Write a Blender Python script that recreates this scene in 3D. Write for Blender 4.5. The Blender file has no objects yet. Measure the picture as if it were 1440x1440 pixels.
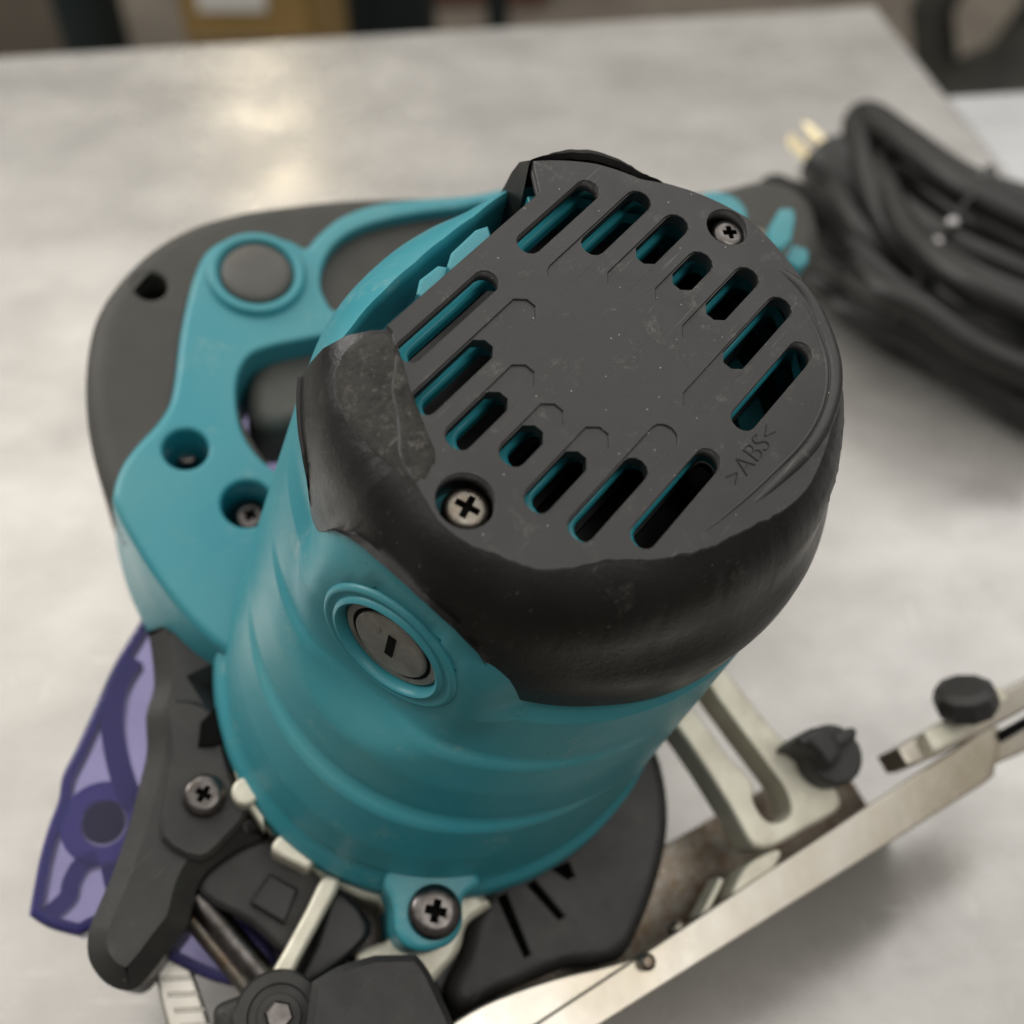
import bpy, bmesh, math, random
from math import sin, cos, pi, radians, hypot, atan2
from mathutils import Vector, Matrix, noise
from mathutils.geometry import delaunay_2d_cdt
random.seed(7)
SC = bpy.context.scene
COL = SC.collection

# ------------------------------------------------------------------ camera
F = 1600.0                      # focal length in pixels of a 1440 px wide picture
PITCH = radians(47.6)           # below the horizon
H = 0.352                       # camera height above the table top (table top is z = 0)
cam_d = bpy.data.cameras.new("camera"); cam = bpy.data.objects.new("camera", cam_d); COL.objects.link(cam)
cam_d.sensor_width = 36; cam_d.lens = 36 * F / 1440
cam_d.clip_start = 0.01; cam_d.clip_end = 60
cam.location = (0, 0, H); cam.rotation_euler = (pi/2 - PITCH, 0, 0)
cam_d.dof.use_dof = True; cam_d.dof.focus_distance = 0.232; cam_d.dof.aperture_fstop = 8.0
SC.camera = cam

# ------------------------------------------------------------------ light
w = bpy.data.worlds.new("World"); SC.world = w; w.use_nodes = True
bg = w.node_tree.nodes["Background"]; bg.inputs[0].default_value = (1.0, 0.965, 0.90, 1); bg.inputs[1].default_value = 0.19
def area(name, loc, target, size, power, col, sy=None):
    d = bpy.data.lights.new(name, 'AREA'); d.energy = power; d.color = col; d.size = size
    if sy: d.shape = 'RECTANGLE'; d.size_y = sy
    o = bpy.data.objects.new(name, d); COL.objects.link(o); o.location = loc
    o.rotation_euler = (Vector(target) - Vector(loc)).to_track_quat('-Z', 'Y').to_euler(); return o
area("ceiling_light_rear", (-0.84, 3.6, 1.72), (0, .3, 0), 0.13, 2.2, (1.0, 0.84, 0.58))
area("ceiling_light_wide", (0, 1.5, 2.6), (0, 1.5, 0), 5.0, 100, (1.0, 0.96, 0.905), 6.2)
area("added_highlight_left", (-1.1, 1.9, 2.3), (0, .3, 0), 0.9, 8, (1.0, 0.95, 0.87), 2.0)  # added light for crisper highlights, no lamp of the room
area("added_highlight_right", (1.3, 1.8, 2.3), (0, .3, 0), 0.9, 7, (0.97, 0.98, 1.0), 2.0)  # its added partner on the right, also only for highlights
area("added_fill_behind", (0.9, -0.7, 2.1), (.1, .25, 0), 0.7, 5, (1.0, 0.97, 0.93))  # added fill light, brightens the table below the base
area("ceiling_light_left", (-2.0, 1.0, 1.4), (0, .25, 0), 0.8, 24, (1.0, 0.97, 0.93))
SC.view_settings.view_transform = 'Standard'; SC.view_settings.look = 'None'
SC.view_settings.exposure = 0.08; SC.view_settings.gamma = 1.0

# ------------------------------------------------------------------ frames
# picture axes: right, down, forward -> world
RW = Vector((1, 0, 0)); FW = Vector((0, cos(PITCH), -sin(PITCH))); DW = Vector((0, -sin(PITCH), -cos(PITCH)))
def i2w(a): return RW*a[0] + DW*a[1] + FW*a[2]
# the saw's own frame: U along the vent slots, V across them, W up the motor axis; origin = centre of the end cap
Wi = -Vector((-359, 724, 1600)).normalized()
Ui = Vector((2276, -2404, 1600)).normalized(); Ui = (Ui - Wi*Ui.dot(Wi)).normalized()
Vi = Wi.cross(Ui); Vi = -Vi if Vi.x < 0 else Vi
Oi = Vector(((856-720)/F, (501-720)/F, 1.0)) * 0.222
def P(px, py, d):
    """point of the plane at depth d under the cap (saw frame) seen at a pixel -> local (x, y)"""
    r = Vector(((px-720)/F, (py-720)/F, 1.0)); t = (Oi - Wi*d).dot(Wi) / r.dot(Wi)
    q = r*t - Oi; return (q.dot(Ui), -q.dot(Vi))
def PP(pts, d): return [P(p[0], p[1], d) + tuple(p[2:]) for p in pts]
def T(px, py, z=0.0):
    """point at height z over the table (world) seen at a pixel"""
    r = i2w(((px-720)/F, (py-720)/F, 1.0)); t = (z - H) / r.z
    return Vector((r.x*t, r.y*t, z))
uw, vw, ww = i2w(Ui), i2w(Vi), i2w(Wi)
SAWM = Matrix(((uw.x, -vw.x, ww.x, 0), (uw.y, -vw.y, ww.y, 0), (uw.z, -vw.z, ww.z, 0), (0, 0, 0, 1)))
SAWM = Matrix.Translation(Vector((0, 0, H)) + i2w(Oi)) @ SAWM

# ------------------------------------------------------------------ materials
def mat(name, col, rough=.5, metal=0, spec=.5, noise_amt=.0, noise_scale=60, col2=None, bump=.0, bump_scale=400,
        rough_var=0, trans=0, ior=1.45, scuff=None, scuff_scale=90, scuff_thr=.62, specks=None, coat=0, stretch=None):
    m = bpy.data.materials.new(name); m.use_nodes = True; nt = m.node_tree; N = nt.nodes; Lk = nt.links.new
    b = N["Principled BSDF"]; tc = N.new("ShaderNodeTexCoord"); vec = tc.outputs["Object"]
    if stretch:
        mp = N.new("ShaderNodeMapping"); mp.inputs["Scale"].default_value = stretch; Lk(vec, mp.inputs[0]); vec = mp.outputs[0]
    b.inputs["Base Color"].default_value = (*col, 1); b.inputs["Roughness"].default_value = rough
    b.inputs["Metallic"].default_value = metal; b.inputs["Specular IOR Level"].default_value = spec
    b.inputs["Transmission Weight"].default_value = trans; b.inputs["IOR"].default_value = ior
    b.inputs["Coat Weight"].default_value = coat
    def ns(scale, detail=5, r=.6):
        n = N.new("ShaderNodeTexNoise"); n.inputs["Scale"].default_value = scale; n.inputs["Detail"].default_value = detail
        n.inputs["Roughness"].default_value = r; Lk(vec, n.inputs["Vector"]); return n.outputs[0]
    def ramp(src, a, c):
        r = N.new("ShaderNodeMapRange"); r.inputs[1].default_value = a; r.inputs[2].default_value = c; r.clamp = True
        Lk(src, r.inputs[0]); return r.outputs[0]
    def mix(fac, A, B):
        x = N.new("ShaderNodeMix"); x.data_type = 'RGBA'
        if isinstance(fac, float): x.inputs[0].default_value = fac
        else: Lk(fac, x.inputs[0])
        for s, v in ((6, A), (7, B)):
            if isinstance(v, tuple): x.inputs[s].default_value = (*v, 1)
            else: Lk(v, x.inputs[s])
        return x.outputs[2]
    c = tuple(col)
    if noise_amt:
        c = mix(ramp(ns(noise_scale), .35, .68), c, tuple(col2 or [k*(1-noise_amt) for k in col]))
    if scuff:
        s = N.new("ShaderNodeMath"); s.operation = 'MULTIPLY'
        Lk(ramp(ns(scuff_scale, 8, .75), scuff_thr, scuff_thr+.1), s.inputs[0]); Lk(ramp(ns(scuff_scale*9, 4, .8), .42, .6), s.inputs[1])
        c = mix(s.outputs[0], c, tuple(scuff))
    if specks:
        v = N.new("ShaderNodeTexVoronoi"); v.inputs["Scale"].default_value = specks[0]; Lk(vec, v.inputs["Vector"])
        a = ramp(v.outputs["Distance"], specks[1], specks[1]*.6)
        wn = N.new("ShaderNodeSeparateColor"); Lk(v.outputs["Color"], wn.inputs[0])
        g = ramp(wn.outputs[0], .80, .82)
        mm = N.new("ShaderNodeMath"); mm.operation = 'MULTIPLY'; Lk(a, mm.inputs[0]); Lk(g, mm.inputs[1])
        c = mix(mm.outputs[0], c, tuple(specks[2]))
    if name in ('black_cap_plastic', 'black_rubber_rim', 'abraded_rubber', 'black_plastic'):
        for rot_, sc_ in ((.5, 1), (-.9, 1.3), (1.9, .8)):
            mp_ = N.new("ShaderNodeMapping"); mp_.inputs["Rotation"].default_value = (.3, .2, rot_); mp_.inputs["Scale"].default_value = (55*sc_, 1500*sc_, 700)
            Lk(tc.outputs["Object"], mp_.inputs[0]); n_ = N.new("ShaderNodeTexNoise"); n_.inputs["Scale"].default_value = 1; n_.inputs["Detail"].default_value = 2
            Lk(mp_.outputs[0], n_.inputs["Vector"]); f_ = ramp(n_.outputs[0], .70, .76)
            g_ = N.new("ShaderNodeMath"); g_.operation = 'MULTIPLY'; Lk(f_, g_.inputs[0]); Lk(ramp(ns(70*sc_, 3), .5, .66), g_.inputs[1])
            h_ = N.new("ShaderNodeMath"); h_.operation = 'MULTIPLY'; Lk(g_.outputs[0], h_.inputs[0]); h_.inputs[1].default_value = .6
            c = mix(h_.outputs[0], c, (.17, .165, .15))
    if not isinstance(c, tuple): Lk(c, b.inputs["Base Color"])
    if rough_var:
        r = N.new("ShaderNodeMapRange"); r.inputs[3].default_value = max(.02, rough-rough_var); r.inputs[4].default_value = rough+rough_var
        r.inputs[1].default_value = .3; r.inputs[2].default_value = .7; Lk(ns(noise_scale*1.7, 6), r.inputs[0]); Lk(r.outputs[0], b.inputs["Roughness"])
    if bump:
        bp = N.new("ShaderNodeBump"); bp.inputs["Strength"].default_value = bump; bp.inputs["Distance"].default_value = .0006
        Lk(ns(bump_scale, 6, .65), bp.inputs["Height"]); Lk(bp.outputs[0], b.inputs["Normal"])
    return m
M = {}
M['teal'] = mat('teal_plastic', (.032, .262, .320), .40, spec=.55, noise_amt=.2, noise_scale=22, col2=(.070, .290, .325), rough_var=.07, bump=.10, bump_scale=900,
                scuff=(.14, .32, .34), scuff_scale=70, scuff_thr=.56, specks=(420, .09, (.02, .09, .10)))
M['teal_in'] = mat('teal_inner_plastic', (.03, .29, .35), .25, spec=.7)
M['cap'] = mat('black_cap_plastic', (.0175, .0177, .0177), .42, spec=.6, noise_amt=.3, noise_scale=40, col2=(.027, .0268, .0258), rough_var=.07,
               bump=.22, bump_scale=2600, scuff=(.10, .097, .085), scuff_scale=120, scuff_thr=.56, specks=(520, .085, (.42, .40, .36)))
M['skirt'] = mat('black_rubber_rim', (.007, .007, .0070), .36, spec=.42, noise_amt=.3, noise_scale=50, col2=(.014, .0135, .012), rough_var=.09,
                 bump=.22, bump_scale=900, scuff=(.06, .057, .05), scuff_scale=75, scuff_thr=.60, specks=(600, .07, (.25, .24, .2)))
M['scuffed'] = mat('abraded_rubber', (.040, .038, .032), .7, spec=.45, noise_amt=.6, noise_scale=120, col2=(.016, .0155, .013),
                   bump=1.0, bump_scale=700, scuff=(.13, .125, .105), scuff_scale=260, scuff_thr=.52, specks=(900, .12, (.2, .19, .16)))
M['grip'] = mat('grey_grip_rubber', (.066, .064, .057), .62, spec=.45, noise_amt=.2, noise_scale=50, bump=.3, bump_scale=900)
M['button'] = mat('button_rubber', (.11, .106, .096), .55, spec=.5, noise_amt=.2, noise_scale=80)
M['black'] = mat('black_plastic', (.022, .0215, .0215), .46, spec=.5, noise_amt=.3, noise_scale=60, col2=(.036, .035, .032), rough_var=.08, bump=.3, bump_scale=700,
                 scuff=(.09, .087, .08), scuff_scale=60, scuff_thr=.64)
M['dark'] = mat('black_hole_shade', (.004, .004, .004), .8, spec=.1)  # black that paints shade into holes and gaps; also the seal ring
M['fan'] = mat('black_inner_plastic', (.010, .010, .011), .4)
M['cord'] = mat('cord_rubber', (.021, .0205, .019), .42, spec=.5, noise_amt=.3, noise_scale=90, bump=.2)
M['steel'] = mat('worn_steel', (.25, .237, .21), .33, 1, noise_amt=.5, noise_scale=260, col2=(.16, .11, .07), rough_var=.1, bump=.3, bump_scale=900)
M['dsteel'] = mat('dark_steel', (.16, .15, .145), .30, 1, noise_amt=.4, noise_scale=300, col2=(.08, .07, .065))
M['base'] = mat('base_aluminium', (.56, .545, .505), .31, .9, noise_amt=.35, noise_scale=15, col2=(.40, .35, .27), rough_var=.08, bump=.12, bump_scale=160,
                scuff=(.45, .40, .32), scuff_scale=60, scuff_thr=.64)
M['cast'] = mat('cream_cast_metal', (.74, .72, .60), .40, .30, noise_amt=.35, noise_scale=90, col2=(.55, .52, .42), bump=.3)
M['nickel'] = mat('grey_brush_cap', (.26, .25, .22), .48, .25, noise_amt=.3, noise_scale=200, col2=(.17, .16, .14), bump=.3, bump_scale=1200)
M['brass'] = mat('brass_prong', (.74, .66, .45), .38, 1)
M['glint'] = mat('pale_glint', (.62, .60, .60), .2, 0, coat=1)  # pale glossy colour for painted glints
M['box'] = mat('cardboard', (.33, .215, .075), .85, noise_amt=.2, noise_scale=12)
M['paper'] = mat('white_label', (.7, .69, .65), .7)
M['bin'] = mat('dark_bin_plastic', (.010, .019, .021), .55)
M['rubberwheel'] = mat('dark_rubber', (.018, .018, .016), .7, noise_amt=.5, noise_scale=9, col2=(.05, .05, .04))
M['red'] = mat('brown_red_carton', (.16, .06, .04), .8)

def table_mat(name, col, col2, rough):
    m = bpy.data.materials.new(name); m.use_nodes = True; nt = m.node_tree; N = nt.nodes; Lk = nt.links.new
    b = N["Principled BSDF"]; tc = N.new("ShaderNodeTexCoord"); vec = tc.outputs["Object"]
    def ns(s, sc=(1, 1, 1), det=6, r=.6):
        mp = N.new("ShaderNodeMapping"); mp.inputs["Scale"].default_value = sc; Lk(vec, mp.inputs[0])
        n = N.new("ShaderNodeTexNoise"); n.inputs["Scale"].default_value = s; n.inputs["Detail"].default_value = det
        n.inputs["Roughness"].default_value = r; Lk(mp.outputs[0], n.inputs["Vector"]); return n.outputs[0]
    def rng(src, a, c, lo=0, hi=1):
        r = N.new("ShaderNodeMapRange"); r.inputs[1].default_value = a; r.inputs[2].default_value = c
        r.inputs[3].default_value = lo; r.inputs[4].default_value = hi; Lk(src, r.inputs[0]); return r.outputs[0]
    x = N.new("ShaderNodeMix"); x.data_type = 'RGBA'; Lk(rng(ns(11, (1, 1.5, 1)), .38, .62), x.inputs[0])
    x.inputs[6].default_value = (*col, 1); x.inputs[7].default_value = (*col2, 1)
    y = N.new("ShaderNodeMix"); y.data_type = 'RGBA'; Lk(rng(ns(34, det=8, r=.7), .60, .74, 0, .45), y.inputs[0])
    Lk(x.outputs[2], y.inputs[6]); y.inputs[7].default_value = (col2[0]*.62, col2[1]*.6, col2[2]*.58, 1)
    z = N.new("ShaderNodeMix"); z.data_type = 'RGBA'; Lk(y.outputs[2], z.inputs[6]); z.inputs[7].default_value = (col[0]*1.3, col[1]*1.3, col[2]*1.3, 1)
    sc1_ = rng(ns(30, (1, 14, 1), 4, .5), .66, .70, 0, .55); sc2_ = rng(ns(24, (16, 1.5, 1), 4, .5), .68, .72, 0, .45)
    mx_ = N.new("ShaderNodeMath"); mx_.operation = 'MAXIMUM'; Lk(sc1_, mx_.inputs[0]); Lk(sc2_, mx_.inputs[1]); Lk(mx_.outputs[0], z.inputs[0])
    Lk(z.outputs[2], b.inputs["Base Color"])
    b.inputs["Metallic"].default_value = .35
    Lk(rng(ns(22), .3, .7, rough-.07, rough+.09), b.inputs["Roughness"])
    bp = N.new("ShaderNodeBump"); bp.inputs["Strength"].default_value = .12; bp.inputs["Distance"].default_value = .0008
    Lk(ns(26, det=7, r=.6), bp.inputs["Height"]); Lk(bp.outputs[0], b.inputs["Normal"])
    return m
M['table'] = table_mat('scuffed_sheet_metal', (.50, .485, .46), (.395, .382, .362), .26)
M['table2'] = table_mat('bright_sheet_metal', (.60, .61, .615), (.53, .54, .545), .3)
M['floor'] = mat('concrete_floor', (.20, .175, .14), .75, noise_amt=.4, noise_scale=5, col2=(.13, .11, .09))

def purple(name, col, alpha_rough, trans):
    m = mat(name, col, alpha_rough, trans=trans, ior=1.2, spec=.5); return m
M['clear_blue'] = purple('translucent_blue_plastic', (.44, .42, .76), .10, .92)
M['deep_blue'] = purple('translucent_blue_thick', (.040, .034, .19), .15, .3)

# ------------------------------------------------------------------ mesh helpers
def link(name, me, m, parent=None, smooth=True, angle=32, wn=True):
    o = bpy.data.objects.new(name, me); COL.objects.link(o)
    if m is not None: me.materials.append(m)
    if smooth:
        me.shade_smooth(); me.set_sharp_from_angle(angle=radians(angle))
        if wn:
            md = o.modifiers.new("wn", 'WEIGHTED_NORMAL'); md.keep_sharp = True; md.weight = 80
    if parent is not None: o.parent = parent
    return o
def from_bm(name, bm, m, parent=None, **k):
    bmesh.ops.remove_doubles(bm, verts=bm.verts, dist=1e-6)
    bmesh.ops.recalc_face_normals(bm, faces=bm.faces)
    me = bpy.data.meshes.new(name); bm.to_mesh(me); bm.free(); return link(name, me, m, parent, **k)
def spline(pts, n=5, closed=True):
    """Catmull-Rom; a point written (x, y, 1) stays a corner"""
    out = []; L = len(pts); rng = range(L if closed else L-1)
    for i in rng:
        p1 = pts[i]; p2 = pts[(i+1) % L]
        p0 = pts[(i-1) % L] if (closed or i) else p1; p3 = pts[(i+2) % L] if (closed or i+2 < L) else p2
        if len(p1) > 2: p0 = p1
        if len(p2) > 2: p3 = p2
        for k in range(n):
            t = k/n; out.append(tuple(.5*((2*p1[j]) + (-p0[j]+p2[j])*t + (2*p0[j]-5*p1[j]+4*p2[j]-p3[j])*t*t + (-p0[j]+3*p1[j]-3*p2[j]+p3[j])*t**3) for j in (0, 1)))
    if not closed: out.append(tuple(pts[-1][:2]))
    return out
def area2(l): return sum(l[i][0]*l[(i+1) % len(l)][1]-l[(i+1) % len(l)][0]*l[i][1] for i in range(len(l)))/2
def ccw(l): return l if area2(l) > 0 else l[::-1]
def inset(l, b):
    n = len(l); out = []
    for i in range(n):
        a = Vector(l[i-1]); c = Vector(l[i]); e = Vector(l[(i+1) % n])
        d1 = (c-a); d2 = (e-c)
        d1 = d1.normalized() if d1.length > 1e-9 else d2.normalized()
        d2 = d2.normalized() if d2.length > 1e-9 else d1
        n1 = Vector((-d1.y, d1.x)); n2 = Vector((-d2.y, d2.x)); m = (n1+n2)
        m = m.normalized() if m.length > 1e-6 else n1
        k = 1/max(.45, m.dot(n1)); q = c + m*b*k; out.append((q.x, q.y))
    return out
def inside(l, c):
    k = False; x, y = c[0], c[1]; xj, yj = l[-1]
    for xi, yi in l:
        if (yi > y) != (yj > y) and x < (xj-xi)*(y-yi)/(yj-yi)+xi: k = not k
        xj, yj = xi, yi
    return k
def slab_into(bm, outer, d0, d1, holes=(), bev=.001, outer_bot=None, segs=3, bottom=True, hbev=None, dome=None):
    """plate between depth d0 (towards the camera) and d1; holes go right through"""
    hbev = min(bev, .0006) if hbev is None else hbev
    o = ccw(outer); ob = ccw(outer_bot) if outer_bot else o
    def ring(l, z, f=None): return [bm.verts.new((x, y, -z + (f(x, y) if f else 0))) for x, y in l]
    def join(a, c):
        n = len(a)
        for i in range(n):
            try: bm.faces.new((a[i], c[i], c[(i+1) % n], a[(i+1) % n]))
            except ValueError: pass
    tops = []; bots = []
    for idx, l in enumerate([o] + [ccw(h) for h in holes]):
        b = bev if idx == 0 else hbev; sgn = 1 if idx == 0 else -1; prev = None
        for k in range(segs+1):
            a = pi/2*k/segs; off = b*(1-sin(a)) ; z = d0 + b*(1-cos(a))
            r = ring(inset(l, sgn*off) if off > 1e-7 else l, z, dome)
            if prev: join(prev, r)
            else: tops.append(r)
            prev = r
        lb = ob if idx == 0 else l
        r = ring(lb, d1); join(prev, r); bots.append(r)
    for grp in ([tops, bots] if bottom else [tops]):
        vs = [v for l in grp for v in l]; ed = []; k0 = 0
        for l in grp: ed += [(k0+q, k0+(q+1) % len(l)) for q in range(len(l))]; k0 += len(l)
        vo, eo, fo, ov, oe, of = delaunay_2d_cdt([Vector((v.co.x, v.co.y)) for v in vs], ed, [], 0, 1e-7)
        loops = [[(v.co.x, v.co.y) for v in l] for l in grp]; z0 = vs[0].co.z
        vm = [vs[o_[0]] if o_ else None for o_ in ov]
        for q, v in enumerate(vm):
            if v is None: vm[q] = bm.verts.new((vo[q].x, vo[q].y, z0))
        for t in fo:
            c = sum((vo[q] for q in t), Vector((0, 0)))/len(t)
            if inside(loops[0], c) and not any(inside(l, c) for l in loops[1:]):
                try: bm.faces.new([vm[q] for q in t])
                except ValueError: pass
def slab(name, outer, d0, d1, m, parent, **k):
    kk = {a: k.pop(a) for a in ('angle', 'wn') if a in k}
    bm = bmesh.new(); slab_into(bm, outer, d0, d1, **k); return from_bm(name, bm, m, parent, **kk)
def circ(cx, cy, r, n=28, ry=None, a0=0): return [(cx + r*cos(a0+2*pi*i/n), cy + (ry or r)*sin(a0+2*pi*i/n)) for i in range(n)]
def lathe_into(bm, prof, mtx=Matrix.Identity(4), n=40, cap0=True, cap1=True):
    prev = None
    for i, (r, z) in enumerate(prof):
        if r < 1e-7: cur = [bm.verts.new(mtx @ Vector((0, 0, z)))]
        else: cur = [bm.verts.new(mtx @ Vector((r*cos(2*pi*k/n), r*sin(2*pi*k/n), z))) for k in range(n)]
        if prev:
            if len(prev) == 1 and len(cur) > 1: [bm.faces.new((prev[0], cur[k], cur[(k+1) % n])) for k in range(n)]
            elif len(cur) == 1 and len(prev) > 1: [bm.faces.new((prev[k], prev[(k+1) % n], cur[0])) for k in range(n)]
            elif len(cur) > 1: [bm.faces.new((prev[k], prev[(k+1) % n], cur[(k+1) % n], cur[k])) for k in range(n)]
        elif cap0 and len(cur) > 1: bm.faces.new(cur)
        prev = cur
    if cap1 and len(prev) > 1: bm.faces.new(prev)
def lathe(name, prof, m, parent, mtx=Matrix.Identity(4), n=40, cap0=True, cap1=True, **k):
    bm = bmesh.new(); lathe_into(bm, prof, mtx, n, cap0, cap1); return from_bm(name, bm, m, parent, **k)
def box_into(bm, mtx, sx, sy, sz, bev=0):
    g = bmesh.ops.create_cube(bm, size=1, matrix=mtx @ Matrix.Diagonal((sx, sy, sz, 1)))
    if bev:
        es = {e for v in g['verts'] for e in v.link_edges}
        bmesh.ops.bevel(bm, geom=list(es), offset=bev, segments=2, affect='EDGES')
def box(name, c, s, m, parent, rot=0, bev=.001, mtx=None):
    bm = bmesh.new(); box_into(bm, mtx if mtx is not None else Matrix.Translation(c) @ Matrix.Rotation(rot, 4, 'Z'), *s, bev)
    return from_bm(name, bm, m, parent)
def tube_into(bm, pts, r, n=12, closed=False, caps=True, radii=None):
    pts = [Vector(p) for p in pts]; L = len(pts); prev = None; first = None; nrm = None
    for i in range(L):
        a = pts[i-1] if (i or closed) else pts[i]; c = pts[(i+1) % L] if (i < L-1 or closed) else pts[i]
        t = (c-a).normalized()
        if nrm is None: nrm = t.orthogonal().normalized()
        nrm = (nrm - t*nrm.dot(t)).normalized(); bn = t.cross(nrm); rr = radii[i] if radii else r
        cur = [bm.verts.new(pts[i] + (nrm*cos(2*pi*k/n) + bn*sin(2*pi*k/n))*rr) for k in range(n)]
        if prev: [bm.faces.new((prev[k], prev[(k+1) % n], cur[(k+1) % n], cur[k])) for k in range(n)]
        else: first = cur
        prev = cur
    if closed: [bm.faces.new((prev[k], prev[(k+1) % n], first[(k+1) % n], first[k])) for k in range(n)]
    elif caps: bm.faces.new(first); bm.faces.new(prev)
def spline3(pts, n=8, closed=False):
    out = []; L = len(pts)
    for i in range(L if closed else L-1):
        p = [Vector(pts[(i+k) % L]) if closed else Vector(pts[min(max(i+k, 0), L-1)]) for k in (-1, 0, 1, 2)]
        for k in range(n):
            t = k/n; out.append(.5*(2*p[1] + (p[2]-p[0])*t + (2*p[0]-5*p[1]+4*p[2]-p[3])*t*t + (3*p[1]-p[0]-3*p[2]+p[3])*t**3))
    if not closed: out.append(Vector(pts[-1]))
    return out
def tube(name, pts, r, m, parent, closed=False, n=12, radii=None):
    bm = bmesh.new(); tube_into(bm, pts, r, n, closed, radii=radii); return from_bm(name, bm, m, parent, angle=60, wn=False)
def thing(name, label, cat, mtx=None, group=None):
    o = bpy.data.objects.new(name, None); COL.objects.link(o); o.empty_display_size = .02
    if mtx is not None: o.matrix_world = mtx
    o['label'] = label; o['category'] = cat
    if group: o['group'] = group
    return o
def lab(o, label): o['label'] = label; return o
def cross_pts(w, l, cx=0, cy=0, a=0):
    q = [(w, w), (w, l), (-w, l), (-w, w), (-l, w), (-l, -w), (-w, -w), (-w, -l), (w, -l), (w, -w), (l, -w), (l, w)]
    return [(cx + x*cos(a)-y*sin(a), cy + x*sin(a)+y*cos(a)) for x, y in q]
def screw(parent, x, y, d, r, m, ang=.5, label=None, cl=.38):
    """pan head with a real Phillips recess"""
    h = bmesh.new(); n = 32
    slab_into(h, circ(x, y, r, n), d, d+r*.55, holes=[cross_pts(r*.12, r*cl, x, y, ang)], bev=r*.42, hbev=r*.06, segs=5)
    o = from_bm('screw', h, m, parent)
    if label: o['label'] = label
    f = slab('recess', circ(x, y, r*.6, 16), d+r*.42, d+r*.5, M['dark'], o, bev=0, segs=1)  # black disc paints the shade at the bottom of the cross
    return o

# ------------------------------------------------------------------ setting
tf = T(0, 80); tc_ = T(1230, 8); tr = T(1330, 135)
e1 = (tc_ - tf).normalized(); e2 = (tr - tc_).normalized()
floor = slab('floor', [(-9, -4), (9, -4), (9, 12), (-9, 12)], .92, .96, M['floor'], None, bev=0, segs=1); floor['kind'] = 'structure'
A = tc_; B = tc_ + e2*((.045-tc_.y)/e2.y); D = tc_ - e1*1.6; C = D + e2*((.045-D.y)/e2.y)
table = thing('work_table', 'scuffed pale metal work table under the teal saw', 'table')
poly = [(p.x, p.y) for p in (A, B, C, D)]
bm = bmesh.new(); slab_into(bm, poly, 0, .035, bev=.0015); from_bm('tabletop', bm, M['table'], table)
for i, p in enumerate(poly):
    q = Vector(poly[(i+2) % 4]) - Vector(p); q = Vector(p) + q.normalized()*.09
    bm = bmesh.new(); box_into(bm, Matrix.Translation((q.x, q.y, -.4765)), .04, .04, .883, .003); from_bm('leg', bm, M['dsteel'], table)
t2 = thing('side_table', 'brighter bluish metal table butted against the right edge of the work table', 'table')
s0 = tr + e1*.0008 + e2*.0; far = (T(1440, 128) - tr).normalized()
poly2 = [(s0.x, s0.y), ((s0+far*1.3).x, (s0+far*1.3).y), ((s0+far*1.3+e2*.72).x, (s0+far*1.3+e2*.72).y), ((s0+e2*.72).x, (s0+e2*.72).y)]
bm = bmesh.new(); slab_into(bm, poly2, .0004, .03, bev=.0015); from_bm('tabletop', bm, M['table2'], t2)
for i, p in enumerate(poly2):
    q = Vector(poly2[(i+2) % 4]) - Vector(p); q = Vector(p) + q.normalized()*.08
    bm = bmesh.new(); box_into(bm, Matrix.Translation((q.x, q.y, -.474)), .04, .04, .888, .003); from_bm('leg', bm, M['dsteel'], t2)

# things on the floor behind the table (strongly out of focus)
def far_at(px, py, dist):
    r = i2w(((px-720)/F, (py-720)/F, 1.0)); t = dist/r.y; return Vector((0, 0, H)) + r*t
def floor_box(name, label, cat, x0, x1, ytop, dist, m, depth=.3, rot=0):
    a = far_at(x0, ytop, dist); b = far_at(x1, ytop, dist); t = thing(name, label, cat)
    zt = min(a.z, 0.6); zf = -.918
    bm = bmesh.new(); box_into(bm, Matrix.Translation(((a.x+b.x)/2, dist+depth/2, (zt+zf)/2)) @ Matrix.Rotation(rot, 4, 'Z'), abs(b.x-a.x), depth, zt-zf, .012)
    o = from_bm('carton' if 'box' in name or 'carton' in name else 'shell', bm, m, t); return t, a, b, zt
def on_floor(px, py):                   # floor point seen at a pixel
    r = i2w(((px-720)/F, (py-720)/F, 1.0)); t = (-.918-H)/r.z; return Vector((0, 0, H)) + r*t
t, a, b, zt = floor_box('cardboard_box', 'brown cardboard box with a pale label on the floor behind the table', 'box', 235, 432, -60, 1.75, M['box'], .35)
bm = bmesh.new(); box_into(bm, Matrix.Translation(((a.x+b.x)/2-.02, 1.7485, far_at(330, -8, 1.75).z)), .105, .003, .05); from_bm('paper_label', bm, M['paper'], t)
bm = bmesh.new(); box_into(bm, Matrix.Translation(((a.x+b.x)/2, 1.7485, far_at(330, 55, 1.75).z)), abs(b.x-a.x)*.98, .003, .004); from_bm('tape_seam', bm, M['floor'], t)
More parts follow.
